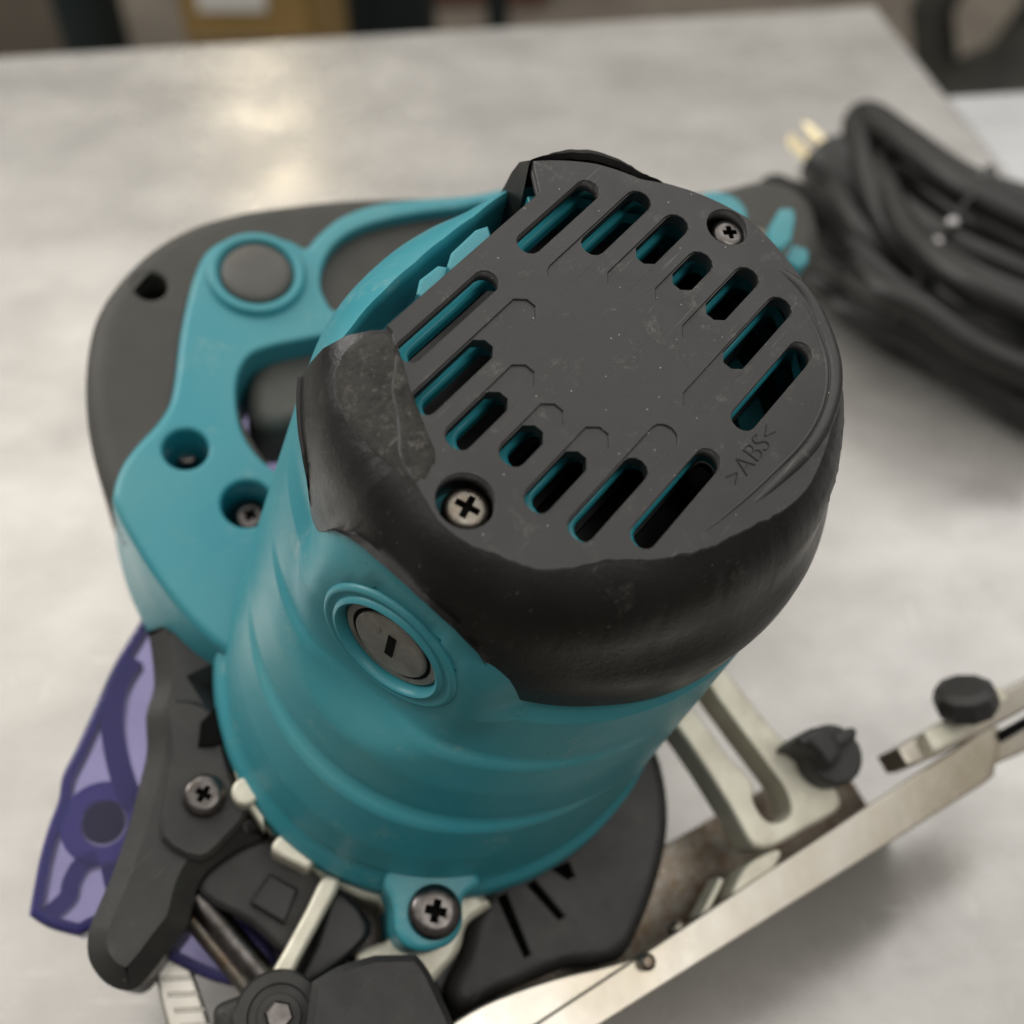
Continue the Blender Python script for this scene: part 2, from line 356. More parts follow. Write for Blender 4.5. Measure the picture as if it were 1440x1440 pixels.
# waste bin left: tapered, with a rim
def bin_at(px, dist, r0, r1, ztop, label):
    c = far_at(px, 30, dist); t = thing('waste_bin', label, 'bin', Matrix.Translation((c.x, dist, -.918)))
    hgt = ztop+.918
    lathe('bin_wall', [(r0, 0), (r0*1.02, .01), (r1, hgt-.03), (r1+.012, hgt-.03), (r1+.012, hgt), (r1-.004, hgt), (r0-.006, .01)], M['bin'], t, n=36, cap1=True)
    return t
bin_at(128, 2.0, .052, .066, .05, 'narrow dark teal waste bin on the floor left of the cardboard box')
t, a, b, zt = floor_box('carton', 'grey brown carton at the far left edge of the picture', 'box', -140, 66, -80, 2.35, M['floor'], .3)
t, a, b, zt = floor_box('carton', 'dull brown red carton beyond the middle of the table edge', 'box', 590, 775, -90, 2.9, M['red'], .3)
bin_at(545, 2.45, .10, .12, -.25, 'low dark bin on the floor right of the cardboard box')
bin_at(700, 2.3, .02, .03, .0, 'thin dark leg behind the middle of the table edge')  # a leg, built with the bin shape
# black equipment caster and motor housing right
c = on_floor(1330, 60); tq = thing('floor_polisher', 'bulky black rounded machine on the floor beyond the table corner', 'machine', Matrix.Translation((c.x+.02, c.y-.55, -.918)))
lathe('body', [(.0, .0), (.20, .0), (.225, .03), (.225, .10), (.20, .16), (.14, .21), (.11, .30), (.0, .33)], M['rubberwheel'], tq)
tube('hose', [(-.16, .1, .05), (-.22, .16, .25), (-.14, .2, .5), (.02, .16, .62)], .045, M['rubberwheel'], tq, n=14)
lathe('motor', [(0, .33), (.10, .33), (.115, .36), (.115, .50), (.09, .54), (0, .55)], M['bin'], tq)

# ------------------------------------------------------------------ THE SAW
saw = thing('circular_saw', 'teal and black circular saw lying blade side down on the metal table, motor end up', 'circular saw', SAWM)
mm = .001
# ---- end cap ------------------------------------------------------------
TH0, TH1 = -58, 232                      # the rubber rim goes round from TH0 to TH1 degrees
SL = {  # column: [(outer slot end px, inner slot end px, recess inner end px or None, style)]
 1: [((836, 258), (731, 349), None, 0), ((562, 503), (694, 385), None, 0)],
 2: [((906, 272), (818, 347), (768, 388), 0), ((583, 576), (682, 476), (745, 424), 1)],
 3: [((957, 304), (897, 362), (857, 400), 1), ((628, 622), (711, 556), (738, 512), 1)],
 4: [((992, 357), (949, 399), (926, 424), 1), ((707, 648), (757, 600), (785, 572), 1)],
 5: [((1062, 383), (1002, 446), (968, 480), 1), ((748, 718), (822, 640), (855, 610), 1)],
 6: [((1103, 421), (1028, 516), (972, 578), 1), ((802, 752), (910, 652), (945, 602), 0)],
 7: [((1133, 484), (1036, 600), None, 0), ((889, 762), (1005, 635), None, 0)]}
def slot_poly(x0, x1, yc, hw, style, style1=None):
    """closed outline of a slot along x from x0 to x1; style 0 = round ends, 1 = chamfered hexagonal end, at the inner end"""
    s = 1 if x1 > x0 else -1; out = []
    def end(x, sg, st):
        pts = []
        if st == 0:
            for k in range(7): a = -pi/2 + pi*k/6; pts.append((x - sg*hw*.9 + sg*hw*.9*cos(a), yc + hw*sin(a)*sg))
        else:
            pts += [(x - sg*hw*.75, yc - hw*sg), (x, yc - hw*.42*sg), (x, yc + hw*.35*sg), (x - sg*hw*.65, yc + hw*sg)]
        return pts
    return end(x1, s, style if style1 is None else style1) + end(x0, -s, 0)
slots = []; panels = []; seg = []
HW = .00262
for i in range(1, 8):
    yc = -(i-4)*.00928
    for k, (po, pi_, pr, st) in enumerate(SL[i]):
        xo = P(*po, 0)[0]; xi = P(*pi_, 0)[0]
        slots.append(slot_poly(xo, xi, yc, HW, st))
        seg.append((xo, xi, yc))
        panels.append(slot_poly(xo, P(*pr, 0)[0], yc, HW+.00028, st) if pr else slot_poly(xo, xi, yc, HW, st))
def rp(th):                               # radius of the cap's flat face, by angle (degrees, v down)
    t = th % 360
    ks = [(0, .0505), (20, .0498), (45, .0478), (80, .0462), (110, .0428), (140, .0428), (162, .0486), (178, .0503), (192, .0484), (210, .0440), (226, .0415), (232, .0425)]
    if t <= 232:
        for (a, ra), (b, rb) in zip(ks, ks[1:]):
            if a <= t <= b: s = (t-a)/(b-a); s = s*s*(3-2*s); return ra + (rb-ra)*s
    if t >= 302:
        ks2 = [(302, .0485), (320, .0478), (332, .0462), (345, .0485), (360, .0505)]
        for (a, ra), (b, rb) in zip(ks2, ks2[1:]):
            if a <= t <= b: return ra + (rb-ra)*(t-a)/(b-a)
    # flat side
    return min(.0487, .0345/max(.2, -sin(radians(t))))
face = []
for k in range(240):
    th = 360*k/240; r = rp(th)
    if 95 < th <= 232: r += .00045*noise.noise(Vector((cos(radians(th))*26, sin(radians(th))*26, 1)))
    face.append((r*cos(radians(th)), -r*sin(radians(th))))
sc1 = (P(657, 712, .003)[0], P(657, 712, .003)[1]); sc2 = P(1027, 324, .002)
hole1 = circ(P(655, 704, 0)[0], P(655, 704, 0)[1], .0055, 24)
hole2 = circ(P(1024, 318, 0)[0]-.0003, P(1024, 318, 0)[1], .0046, 22)
bm = bmesh.new()
slab_into(bm, face, 0, .0004, holes=panels+[hole1, hole2], bev=.0002, segs=1, bottom=False, hbev=.00012)
slab_into(bm, inset(ccw(face), .0), .0004, .0032, holes=slots+[hole1, hole2], bev=0, segs=1, hbev=.0000)
cap = from_bm('end_cap', bm, M['cap'], saw, angle=35)
# screw wells
for h in (hole1, hole2):
    bm = bmesh.new(); cx = sum(p[0] for p in h)/len(h); cy = sum(p[1] for p in h)/len(h); r = hypot(h[0][0]-cx, h[0][1]-cy)
    lathe_into(bm, [(r+.0012, -.0032), (r+.0001, -.0032), (r+.0001, -.0085), (0, -.0085)], Matrix.Translation((cx, cy, 0)), 24, cap0=False)
    from_bm('screw_well', bm, M['skirt'], cap)
screw(saw, P(657, 714, .0035)[0], P(657, 714, .0035)[1], .0030, .0046, M['steel'], .25, 'rust flecked screw head in the lower edge of the end cap', cl=.50)
screw(saw, P(1026, 328, .0022)[0], P(1026, 328, .0022)[1], .0018, .0040, M['dsteel'], .9, 'screw head in the upper right edge of the end cap')
# groove on the right of the face: a proud arc rib
rib = spline([P(x, y, -.0002) for x, y in [(1086, 384), (1122, 414), (1146, 458), (1163, 508), (1160, 560), (1136, 612), (1090, 662), (1035, 712), (985, 750), (930, 772)]], 6, closed=False)
tube('rim_bead', [(x, y, -.0002) for x, y in rib], .00045, M['cap'], cap, n=8, radii=[.00045*min(1, .05+q/14, .05+(len(rib)-1-q)/14) for q in range(len(rib))])
rib2 = spline([P(x, y, -.0002) for x, y in [(1096, 376), (1132, 406), (1158, 452), (1176, 508), (1173, 562), (1148, 618), (1100, 670), (1044, 722)]], 6, closed=False)
tube('rim_bead', [(x, y, -.0008) for x, y in rib2], .0016, M['cap'], cap, n=10, radii=[.0016*min(1, .55+q/12, .35+(len(rib2)-1-q)/12) for q in range(len(rib2))])
# moulded material mark
cu = bpy.data.curves.new('material_mark', 'FONT'); cu.body = '>ABS<'; cu.size = .0058; cu.extrude = .00012; cu.align_x = 'CENTER'; cu.align_y = 'CENTER'; cu.offset = -.00016
to = bpy.data.objects.new('tmp', cu); COL.objects.link(to)
bpy.context.view_layer.update(); me = bpy.data.meshes.new_from_object(to.evaluated_get(bpy.context.evaluated_depsgraph_get()))
bpy.data.objects.remove(to); me.name = 'material_mark'
mk = link('material_mark', me, M['skirt'], cap, smooth=False); q = P(1058, 640, 0); mk.location = (q[0], q[1], .00008); mk.rotation_euler = (0, 0, radians(2))

# rubber rim (skirt) : grid over angle x profile, with the notch over the brush cap
PROF = [(.0005, 0.0), (.0016, .14), (.0045, .34), (.010, .52), (.016, .63), (.0205, .72), (.0240, .86), (.0275, .96), (.031, 1.0)]
PROFA = [.0, .24, .50, .74, .87, .93, .965, .985, 1.0]          # rounder shoulder on the worn left side
def prof_at(th):
    t = (th+180) % 360 - 180; t = t if t >= TH0 else t+360
    q = min(1, max(0, (t-118)/45)); q = q*q*(3-2*q)
    return [(d, s_*(1-q)+a_*q) for (d, s_), a_ in zip(PROF, PROFA)]
NK = [(120, .0425), (133, .0400), (147, .0400), (152, .0398), (155.5, .0385), (157, .031), (160, .0246), (162.3, .0205), (168, .0148), (174, .0118), (179, .0104), (184, .0106), (189.5, .0124), (194, .0160), (198.7, .0225), (201.5, .0300), (203.5, .0345), (206.5, .0345), (211, .0250), (216, .0225), (226, .022), (232, .022)]
def dbot(th):
    t = th
    if t < 120: return .0425
    for (a, ra), (b, rb) in zip(NK, NK[1:]):
        if a <= t <= b: return ra + (rb-ra)*(t-a)/(b-a)
    return .022
def rout(th):                            # outer radius of the skirt
    t = th
    r = .0592
    if t < 130: r += .0008*max(0, sin(radians((t+40)/170*180)))   # fuller on the far right
    return r
bm = bmesh.new(); rows = []; NT = 290
for k in range(NT+1):
    th = TH0 + (TH1-TH0)*k/NT; a = radians(th); r0 = rp(th)-.0004; r1 = rout(th); db = dbot(th); row = []
    wear = noise.noise(Vector((cos(a)*7, sin(a)*7, 3.3)))
    prof = []
    for (d, s) in prof_at(th):
        r = r0 + (r1-r0)*s
        if s < .7: r += .00025*noise.noise(Vector((cos(a)*40, sin(a)*40, d*600)))
        dd = d + (.0003*wear if .1 < s < .9 else 0)
        prof.append((r, min(dd, db)))
    for d in (.034, .040): prof.append((r1+.0001, min(d, db)))
    prof += [(r1+.0001, db), (r1-.0004, db+.0004), (r1-.0030, db+.0002)]
    # top edge: raised lip of torn rubber at the top of the picture
    if -58 <= th <= -22:
        g = sin(pi*(th+58)/36)**.6 if -58 < th < -22 else 0; lift = .0012*g
        prof = [(prof[0][0]+.0016*g, prof[0][1]+.0003), (prof[0][0]+.0024*g, -.4*lift)] + [(max(r, prof[0][0]+.0042*g), d - lift*max(0, 1-d/.012)) for r, d in prof[1:]]
    else:
        prof = [(prof[0][0], prof[0][1]+.0003), prof[0]] + prof[1:]
    row = [bm.verts.new((r*cos(a), -r*sin(a), -d)) for r, d in prof]
    row.append(bm.verts.new(((r0-.003)*cos(a), -(r0-.003)*sin(a), -max(.004, min(.02, db)))))
    rows.append(row)
for a, b in zip(rows, rows[1:]):
    n = min(len(a), len(b))
    for j in range(n-1): bm.faces.new((a[j], a[j+1], b[j+1], b[j]))
for r in (rows[0], rows[-1]): bm.faces.new(r)
skirt = from_bm('rubber_rim', bm, M['skirt'], saw, angle=50, wn=False)
# abraded block at the left end of the rim, next to the flat side
blk = PP([(478, 476), (508, 463), (548, 466), (560, 492), (570, 520), (582, 560), (598, 600), (612, 632), (616, 660), (594, 690), (560, 672), (526, 636), (498, 596), (478, 556), (470, 515)], .0010)
def wear_dome(x, y):
    th = math.degrees(atan2(-y, x)); th = th if th >= TH0 else th+360; th = min(231.9, th)
    r0 = rp(th)-.0004; q = (hypot(x, y)-r0)/(rout(th)-r0); pf = prof_at(th); d = 0
    if q > 0:
        for (d0_, s0_), (d1_, s1_) in zip(pf, pf[1:]):
            if s0_ <= q <= s1_: d = d0_+(d1_-d0_)*(q-s0_)/max(1e-6, s1_-s0_); break
        else: d = .03
    return .00022*noise.noise(Vector((x*300, y*300, 2))) - d
bm = bmesh.new(); lp = ccw(spline(blk, 4)); cxy = (sum(p[0] for p in lp)/len(lp), sum(p[1] for p in lp)/len(lp)); prev = None
for q in range(13):
    k_ = 1-q/13
    ring_ = [bm.verts.new((cxy[0]+(x-cxy[0])*k_, cxy[1]+(y-cxy[1])*k_, 0)) for x, y in lp]
    for v in ring_:
        v.co.z = wear_dome(v.co.x, v.co.y) + (.00030 if q > 1 else (-.0008, .0001)[q]) + .00035*noise.noise(Vector((v.co.x*900, v.co.y*900, 0)))
    if prev: [bm.faces.new((prev[a], prev[(a+1) % len(lp)], ring_[(a+1) % len(lp)], ring_[a])) for a in range(len(lp))]
    prev = ring_
bm.faces.new(prev)
ab = from_bm('abraded_patch', bm, M['scuffed'], saw, angle=80, wn=False)
# small orange fleck on the rim
x, y = P(763, 836, .0125)
bm = bmesh.new(); bmesh.ops.create_icosphere(bm, subdivisions=1, radius=.0007, matrix=Matrix.Translation((x, y, -.0125)) @ Matrix.Diagonal((1, 1, 2.2, 1))); from_bm('orange_fleck', bm, M['box'], skirt)

# ---- teal inner baffle behind the slots ---------------------------------
def shift(sl, dx, dy, g):
    cx = sum(p[0] for p in sl)/len(sl); cy = sum(p[1] for p in sl)/len(sl)
    return [((px-cx)*g + cx + dx, (py-cy) + cy + dy) for px, py in sl]
bh = [slot_poly(xo + .0052, xi + .0052, yc-.0005+.0085*(yc+.0315)/.182*.2, HW-.0001, 0) for xo, xi, yc in seg]
slab('air_baffle', [(x*.95, y*.95) for x, y in face], .0085, .0120, M['teal_in'], saw, holes=bh, bev=.0003, hbev=.0009)
bh2 = [slot_poly(xo + .010, xi + .010, yc-.0005, HW-.0006, 0) for xo, xi, yc in seg]
slab('air_baffle', [(x*.95, y*.95) for x, y in face], .0200, .0215, M['fan'], saw, holes=bh2, bev=.0002, hbev=.0003)
lathe('motor_fan', [(0, -.030), (.012, -.029), (.044, -.034), (.044, -.05)], M['fan'], saw, n=40, cap1=False)

def radial(th, r, d):                    # frame whose z looks radially out of the housing
    a = radians(th); nx, ny = cos(a), -sin(a)
    m = Matrix(((0, -ny, nx, r*nx), (0, nx, ny, r*ny), (-1, 0, 0, -d), (0, 0, 0, 1))); return m
# ---- teal motor housing -------------------------------------------------
def centre(d):
    k = max(0, d-.040); return (-.40*k, -.085*k)
HP = [(.044, .0586), (.0455, .0594), (.056, .0592), (.0600, .0592), (.0606, .0600), (.0612, .0612), (.070, .0622), (.079, .0618), (.0825, .0612), (.0832, .0628), (.0839, .0641), (.096, .0644), (.106, .0632), (.1085, .0624), (.1105, .0630), (.1155, .0632), (.1175, .0620), (.128, .058)]
def pad(th, d):
    a = ang(th, 178); q = .0596*(1/cos(radians(min(a, 18.5)))-1) + .0012
    f1 = 1 if a < 18.5 else max(0, 1-(a-18.5)/20); f2 = min(1, max(0, (d-.014)/.010)) * min(1, max(0, (.070-d)/.012))
    return q*f1*f1*(3-2*f1)*f2*f2*(3-2*f2)
def ang(a, b): return abs((a-b+180) % 360-180)
def hr(th, d, r):
    if d < .0401 or r < .0588: r -= .0013*(.5-.5*cos(radians(min(180, max(0, ang(th, 268)-28)*6))))
    wgt = .5+.5*cos(radians(min(180, ang(th, 170)*2.7)))
    q = min(r, .0592) + max(0, r-.0592)*wgt
    if d > .112: q += .0018*(1-wgt)*(1 if d < .119 else 0)
    return q 
RIMK = [(215, .056), (232, .0545), (243, .0510), (256, .0483), (268, .0472), (280, .0478), (291, .0497), (304, .0547), (318, .0560), (575, .056)]
def skirt_r(th, d):
    pf = prof_at(th)
    for (d0_, s0_), (d1_, s1_) in zip(pf, pf[1:]):
        if d0_ <= d <= d1_: q_ = s0_ + (s1_-s0_)*(d-d0_)/(d1_-d0_); break
    else: q_ = 1.0 if d > .02 else 0.0
    t = (th+180) % 360 - 180; t = t if t >= TH0 else t+360
    r0 = rp(th)-.0004; return r0 + (rout(t)-r0)*q_
def under(th, d, r):
    if 234 < th % 360 < 300 or d > .0401: return r
    return min(r, skirt_r(th, d) - .0009)
def rim(th):
    t = th % 360; t = t+360 if t < 215 else t
    for (a, ra), (b, rb) in zip(RIMK, RIMK[1:]):
        if a <= t <= b: q_ = (t-a)/(b-a); return ra + (rb-ra)*q_*q_*(3-2*q_) if a in (215, 304) else ra + (rb-ra)*q_
    return .056
bm = bmesh.new(); rings = []; NN = 192
def addring(d, fr):
    cx, cy = centre(d) if d > .0401 else (0, 0)
    fr0 = fr; fr = lambda t: under(t, d, fr0(t))
    rings.append([bm.verts.new((cx + fr(360*k/NN)*cos(2*pi*k/NN), cy - fr(360*k/NN)*sin(2*pi*k/NN), -d)) for k in range(NN)])
for z, o in [(.045, -.0016), (.0185, -.0016), (.0165, -.0014), (.0158, -.0006), (.0165, .0004)]: addring(z, lambda t: rim(t)+o)
for z, f_ in [(.020, .38), (.025, .72), (.031, .92), (.038, 1)]: addring(z, lambda t: hr(t, z, rim(t)+(.0586-rim(t))*f_))
HP2 = []
for (d0_, r0_), (d1_, r1_) in zip(HP, HP[1:]):
    n_ = max(1, int((d1_-d0_)/.0012)); HP2 += [(d0_+(d1_-d0_)*q/n_, r0_+(r1_-r0_)*q/n_) for q in range(n_)]
for d, r_ in HP2 + [HP[-1]]: addring(d, lambda t: hr(t, d, r_))
for a, b in zip(rings, rings[1:]):
    for k in range(NN): bm.faces.new((a[k], a[(k+1) % NN], b[(k+1) % NN], b[k]))
RB = radial(177.6, .0611, .0405) @ Matrix.Rotation(radians(-9), 4, 'Y')
RBI = RB.inverted()
for v in bm.verts:
    q = RBI @ v.co; rho = hypot(q.x, q.y)
    if rho < .031 and q.z > -.02 and -v.co.z > .0165 and hypot(v.co.x, v.co.y) > .050:
        k_ = 1-min(1, max(0, (rho-.0185)/.0125)); k_ = k_*k_*(3-2*k_); q.z = q.z*(1-k_) + (-.0003)*k_
        if rho < .0132: q.z = -.006
        v.co = RB @ q
hous = from_bm('motor_housing', bm, M['teal'], saw, angle=75, wn=False)
# floor inside the rim, and the light bosses in the gap beside the flat side
slab('housing_shelf', circ(0, 0, .0470, 60), .0300, .0330, M['teal'], saw, holes=[circ(0, 0, .040, 48)], bev=.0004)
slab('rib_boss', PP([(628, 376), (634, 356), (668, 324), (686, 318), (692, 336), (664, 370), (640, 390)], .010), .0095, .030, M['teal'], hous, bev=.0008)
slab('rib_boss', PP([(586, 412), (590, 392), (616, 372), (640, 376), (630, 400), (600, 424)], .013), .0130, .030, M['teal'], hous, bev=.0008)
# brush cap with bezel (axis = -U)
lathe('brush_boss', [(.0170, -.006), (.0169, -.0003), (.0165, .0004), (.0159, .0007), (.0153, .0007), (.0148, .0003), (.0140, .0003), (.0137, .0010), (.0129, .0013), (.0123, .0009), (.0121, -.0005), (.0120, -.004)], M['teal'], hous, RB, 64, cap0=False, cap1=True, angle=50)
bc = lathe('brush_cap', [(.01185, -.005), (.01185, -.0014), (.0113, -.0009), (.0099, -.0009), (.0097, -.0017), (.0091, -.0017), (.0089, -.0006), (.0083, -.0002), (0, -.0002)], M['nickel'], saw, RB, 56, cap0=False, angle=40)
lathe('seal_ring', [(.0098, -.0020), (.0098, -.0010), (.0090, -.0010), (.0090, -.0020)], M['dark'], bc, RB, 48, cap0=False, cap1=False)
bm = bmesh.new(); box_into(bm, RB @ Matrix.Translation((-.0006, .0002, -.0004)) @ Matrix.Rotation(radians(6), 4, 'Z'), .0072, .0019, .0009); from_bm('coin_slot_shade', bm, M['dark'], bc)  # black bar on the cap, the slot's shade put in as colour
bm = bmesh.new(); box_into(bm, RB @ Matrix.Translation((-.0030, -.0045, -.00020)), .0018, .0028, .0003, .0001); from_bm('cast_mark', bm, M['nickel'], bc)

# ---- handle -------------------------------------------------------------
DH = .112; DT = .1075
grip_px = [(560, 268), (480, 271), (400, 279), (330, 290), (262, 311), (205, 345), (160, 390), (130, 440), (117, 505), (118, 575), (130, 640), (150, 700), (190, 780), (280, 830), (460, 830), (640, 740), (760, 600), (1010, 420), (1120, 390), (1158, 345), (1150, 285), (1118, 255), (1070, 245), (1010, 258), (900, 268), (760, 268)]
op2 = [(345, 603), (333, 565), (335, 525), (352, 497), (385, 484), (440, 474), (520, 430), (600, 430), (600, 560), (500, 660), (405, 680), (372, 650)]
scr_a = circ(*P(212, 402, DH), .0048, 20)
grip = slab('rubber_grip', spline(PP(grip_px, DH), 5), DH, .150, M['grip'], saw, holes=[scr_a, spline(PP(op2, DH+.002), 4), circ(*P(261, 631, DT), .0063, 24), circ(*P(348, 708, DT), .0071, 26)], bev=.0070, hbev=.0012, segs=5)
slab('screw_hole_shade', circ(*P(212, 402, DH), .0060, 20), DH+.010, DH+.012, M['dark'], grip, bev=0, segs=1)  # black disc, shade of the hole as colour
teal_top = [(740, 262), (660, 271), (590, 276), (530, 283), (480, 301), (447, 327), (430, 345), (412, 336), (385, 329), (350, 326), (315, 333), (288, 352), (272, 384), (262, 420), (252, 470), (246, 520), (238, 562), (220, 592), (192, 622), (170, 652), (158, 686), (160, 712), (185, 760), (222, 818), (262, 868), (296, 900), (330, 925), (420, 1000), (560, 1060), (620, 800), (640, 500), (740, 330)]
teal_bot = [(740, 262), (660, 271), (590, 276), (530, 283), (480, 301), (447, 327), (430, 345), (412, 336), (385, 329), (350, 326), (315, 333), (288, 352), (272, 384), (262, 420), (252, 470), (246, 520), (238, 562), (220, 592), (192, 622), (170, 652), (156, 688), (152, 720), (163, 772), (180, 818), (203, 862), (236, 900), (300, 945), (420, 1020), (560, 1060), (620, 800), (640, 500), (740, 330)]
op1 = [(458, 420), (451, 398), (455, 370), (470, 344), (497, 324), (535, 310), (590, 299), (640, 293), (690, 290), (640, 370), (520, 420), (474, 436)]
op2t = [(343, 612), (333, 572), (334, 530), (350, 500), (378, 487), (420, 478), (470, 472), (540, 490), (530, 600), (470, 660), (405, 668), (370, 648)]
h1 = circ(*P(261, 631, DT), .0062, 24); h2 = circ(*P(348, 708, DT), .0070, 26)
ring_c = P(361, 387, DT)
tt = spline(PP(teal_top, DT), 4); tb = spline(PP(teal_bot, DT+.012), 4)
tb_low = [(x, y) for x, y in spline(PP([( *p,) for p in teal_bot], DT+.010), 4)]
ht = slab('handle_shell', tt, DT, DT+.030, M['teal'], saw, holes=[spline(PP(op1, DT), 4), spline(PP(op2t, DT), 4), h1, h2, circ(*ring_c, .0100, 32)], bev=.0028, hbev=.0012, outer_bot=tb_low, segs=4)
lathe('button_collar', [(.0146, -.006), (.0146, .0006), (.0141, .0018), (.0131, .0022), (.0119, .0020), (.0110, .0012), (.0109, -.004)], M['teal'], ht, Matrix.Translation((*ring_c, -DT)), 40, cap0=False, cap1=False, angle=60)
bt = lathe('lock_button', [(.0105, -.006), (.0105, .0004), (.0100, .0016), (.0085, .0024), (.005, .0029), (0, .0030)], M['button'], saw, Matrix.Translation((*ring_c, -DT)), 40, cap0=False, angle=60)
for c, r in ((P(261, 631, DT), .0062), (P(348, 708, DT), .0070)):
    bm = bmesh.new(); lathe_into(bm, [(r-.0001, -.002), (r*.96, -.024), (0, -.024)], Matrix.Translation((*c, -DT)), 26, cap0=False); from_bm('screw_well', bm, M['teal_in'], ht)
screw(saw, *P(262, 634, DT+.016), DT+.0165, .0042, M['dsteel'], .4)
screw(saw, *P(352, 722, DT+.010), DT+.0105, .0052, M['dsteel'], .3)
# trigger seen in the opening
tg = slab('trigger', spline(PP([(352, 590), (350, 540), (372, 508), (412, 492), (470, 500), (470, 580), (410, 598), (380, 605)], DT+.012), 5), DT+.010, DT+.034, M['button'], saw, bev=.005, segs=4)
# cord guard end of the handle, teal bits behind the cap
slab('rear_clip', spline(PP([(1000, 268), (1034, 276), (1052, 300), (1040, 318), (1005, 305), (985, 280)], .098), 4), .098, .125, M['teal'], saw, bev=.001)
slab('rear_clip', PP([(1098, 292), (1116, 292), (1120, 306), (1114, 338), (1098, 352), (1082, 342), (1084, 318)], .090), .090, .125, M['teal'], saw, bev=.001)
slab('rear_clip', PP([(1114, 342), (1138, 350), (1138, 368), (1124, 378), (1104, 364)], .094), .094, .125, M['teal'], saw, bev=.001)
slab('rear_bracket', PP([(1060, 318), (1102, 330), (1128, 372), (1110, 392), (1060, 380)], .100), .100, .112, M['steel'], saw, bev=.001)

# ---- cast gear housing and front -----------------------------------------
DG = .124
cast_px = [(322, 1040), (330, 1085), (345, 1125), (366, 1158), (384, 1172), (400, 1178), (440, 1222), (470, 1245), (505, 1262), (540, 1275), (548, 1318), (520, 1330), (500, 1345), (520, 1372), (600, 1385), (625, 1365), (648, 1335), (658, 1300), (684, 1280), (690, 1266), (640, 1200), (800, 1100), (700, 900), (400, 900)]
slab('gear_housing', spline(PP(cast_px, DG), 3), DG, .160, M['cast'], saw, bev=.002)
slab('cast_rail', spline(PP([(452, 1236), (468, 1232), (478, 1244), (455, 1290), (425, 1345), (396, 1398), (368, 1396), (400, 1335), (430, 1280)], .120), 3), .118, .150, M['cast'], saw, bev=.0015)
slab('cast_lug', spline(PP([(386, 1182), (402, 1174), (442, 1204), (434, 1222), (418, 1216), (384, 1198)], .116), 3), .116, .14, M['cast'], saw, bev=.0012)
slab('cast_rib', PP([(322, 1040), (334, 1036), (352, 1090), (372, 1128), (372, 1165), (350, 1135), (330, 1085)], .116), .116, .14, M['cast'], saw, bev=.001)
slab('cast_lug', circ(*P(346, 1112, .113), .0036, 20), .113, .13, M['cast'], saw, bev=.001)
slab('cast_pocket', spline(PP([(470, 1250), (520, 1300), (500, 1340), (440, 1388), (410, 1392), (440, 1330)], .128), 3), .1225, .150, M['fan'], saw, bev=.002)
# teal screw boss at the bottom of the body
bs = slab('screw_boss', spline(PP([(540, 1235), (552, 1272), (556, 1310), (572, 1332), (600, 1338), (634, 1326), (650, 1300), (652, 1262), (676, 1238), (640, 1190), (570, 1190)], .108), 4), .107, .140, M['teal'], saw, bev=.0018)
screw(saw, *P(613, 1281, .104), .1035, .0065, M['dsteel'], .5, 'large dark screw in the teal lug at the bottom of the body')

# black blade case on the left
LB = .122
lb_px = [(206, 880, 1), (212, 920), (214, 960), (203, 1000), (204, 1050), (192, 1105), (176, 1165), (155, 1225), (132, 1278), (120, 1312), (122, 1350), (146, 1382), (180, 1392), (206, 1372), (238, 1330), (262, 1296), (274, 1250), (290, 1222), (330, 1192), (376, 1168), (352, 1130), (334, 1090), (322, 1040), (316, 990), (300, 960, 1), (420, 900, 1), (300, 840, 1)]
case = slab('blade_case', spline(PP(lb_px, LB), 4), LB, .158, M['black'], saw, bev=.0050, segs=1, angle=22)
slab('case_plate', spline(PP([(234, 990), (238, 1060), (232, 1120), (226, 1180), (280, 1210), (320, 1180), (350, 1140), (330, 1100), (318, 1055), (310, 1010), (275, 985)], LB-.003), 3), LB-.003, LB+.002, M['black'], case, bev=.0012, segs=1, angle=22)
screw(saw, *P(287, 1117, LB-.007), LB-.0075, .0054, M['dsteel'], .2, 'round screw on the black blade case')
slab('case_notch_shade', PP([(282, 1016), (312, 985), (322, 1040), (300, 1050), (278, 1050)], LB-.004), LB-.0045, LB-.001, M['dark'], case, bev=.0005)  # black slab on the plate paints a shaded notch, nothing is cut
# dark mechanism
slab('lever_block', spline(PP([(345, 1190), (400, 1180), (462, 1226), (440, 1290), (404, 1342), (352, 1300), (282, 1262), (290, 1228)], .132), 3), .128, .16, M['black'], saw, bev=.002)
slab('lever_block', PP([(380, 1228), (420, 1250), (400, 1300), (352, 1270)], .124), .124, .135, M['fan'], saw, bev=.001)
a = P(278, 1262, .134); b = P(382, 1388, .134)
tube('lever_pin', [(a[0], a[1], -.134), (b[0], b[1], -.134)], .0035, M['dsteel'], saw, n=16)
a = P(262, 1280, .142); b = P(360, 1400, .142)
tube('guard_spring', [(a[0], a[1], -.142), (b[0], b[1], -.142)], .0028, M['steel'], saw, n=14)
slab('guard_plate', PP([(216, 1342), (256, 1340), (272, 1368), (296, 1440), (310, 1500), (250, 1500), (224, 1400)], .150), .148, .153, M['base'], saw, bev=.001)
for k in range(5):
    q = [(218+k*9, 1352+k*22), (262+k*9, 1350+k*22), (263+k*9, 1356+k*22), (219+k*9, 1358+k*22)]
    slab('plate_step', PP(q, .148), .1472, .149, M['base'], saw, bev=.0003, segs=1)
kn = lathe('clamp_knob', [(.0105, -.006), (.0105, .002), (.0098, .0034), (.0074, .0036), (.0070, .0028), (.0052, .0028), (.005, .0038), (0, .004)], M['black'], saw, Matrix.Translation((*P(392, 1430, .116), -.116)), 36, cap0=False)
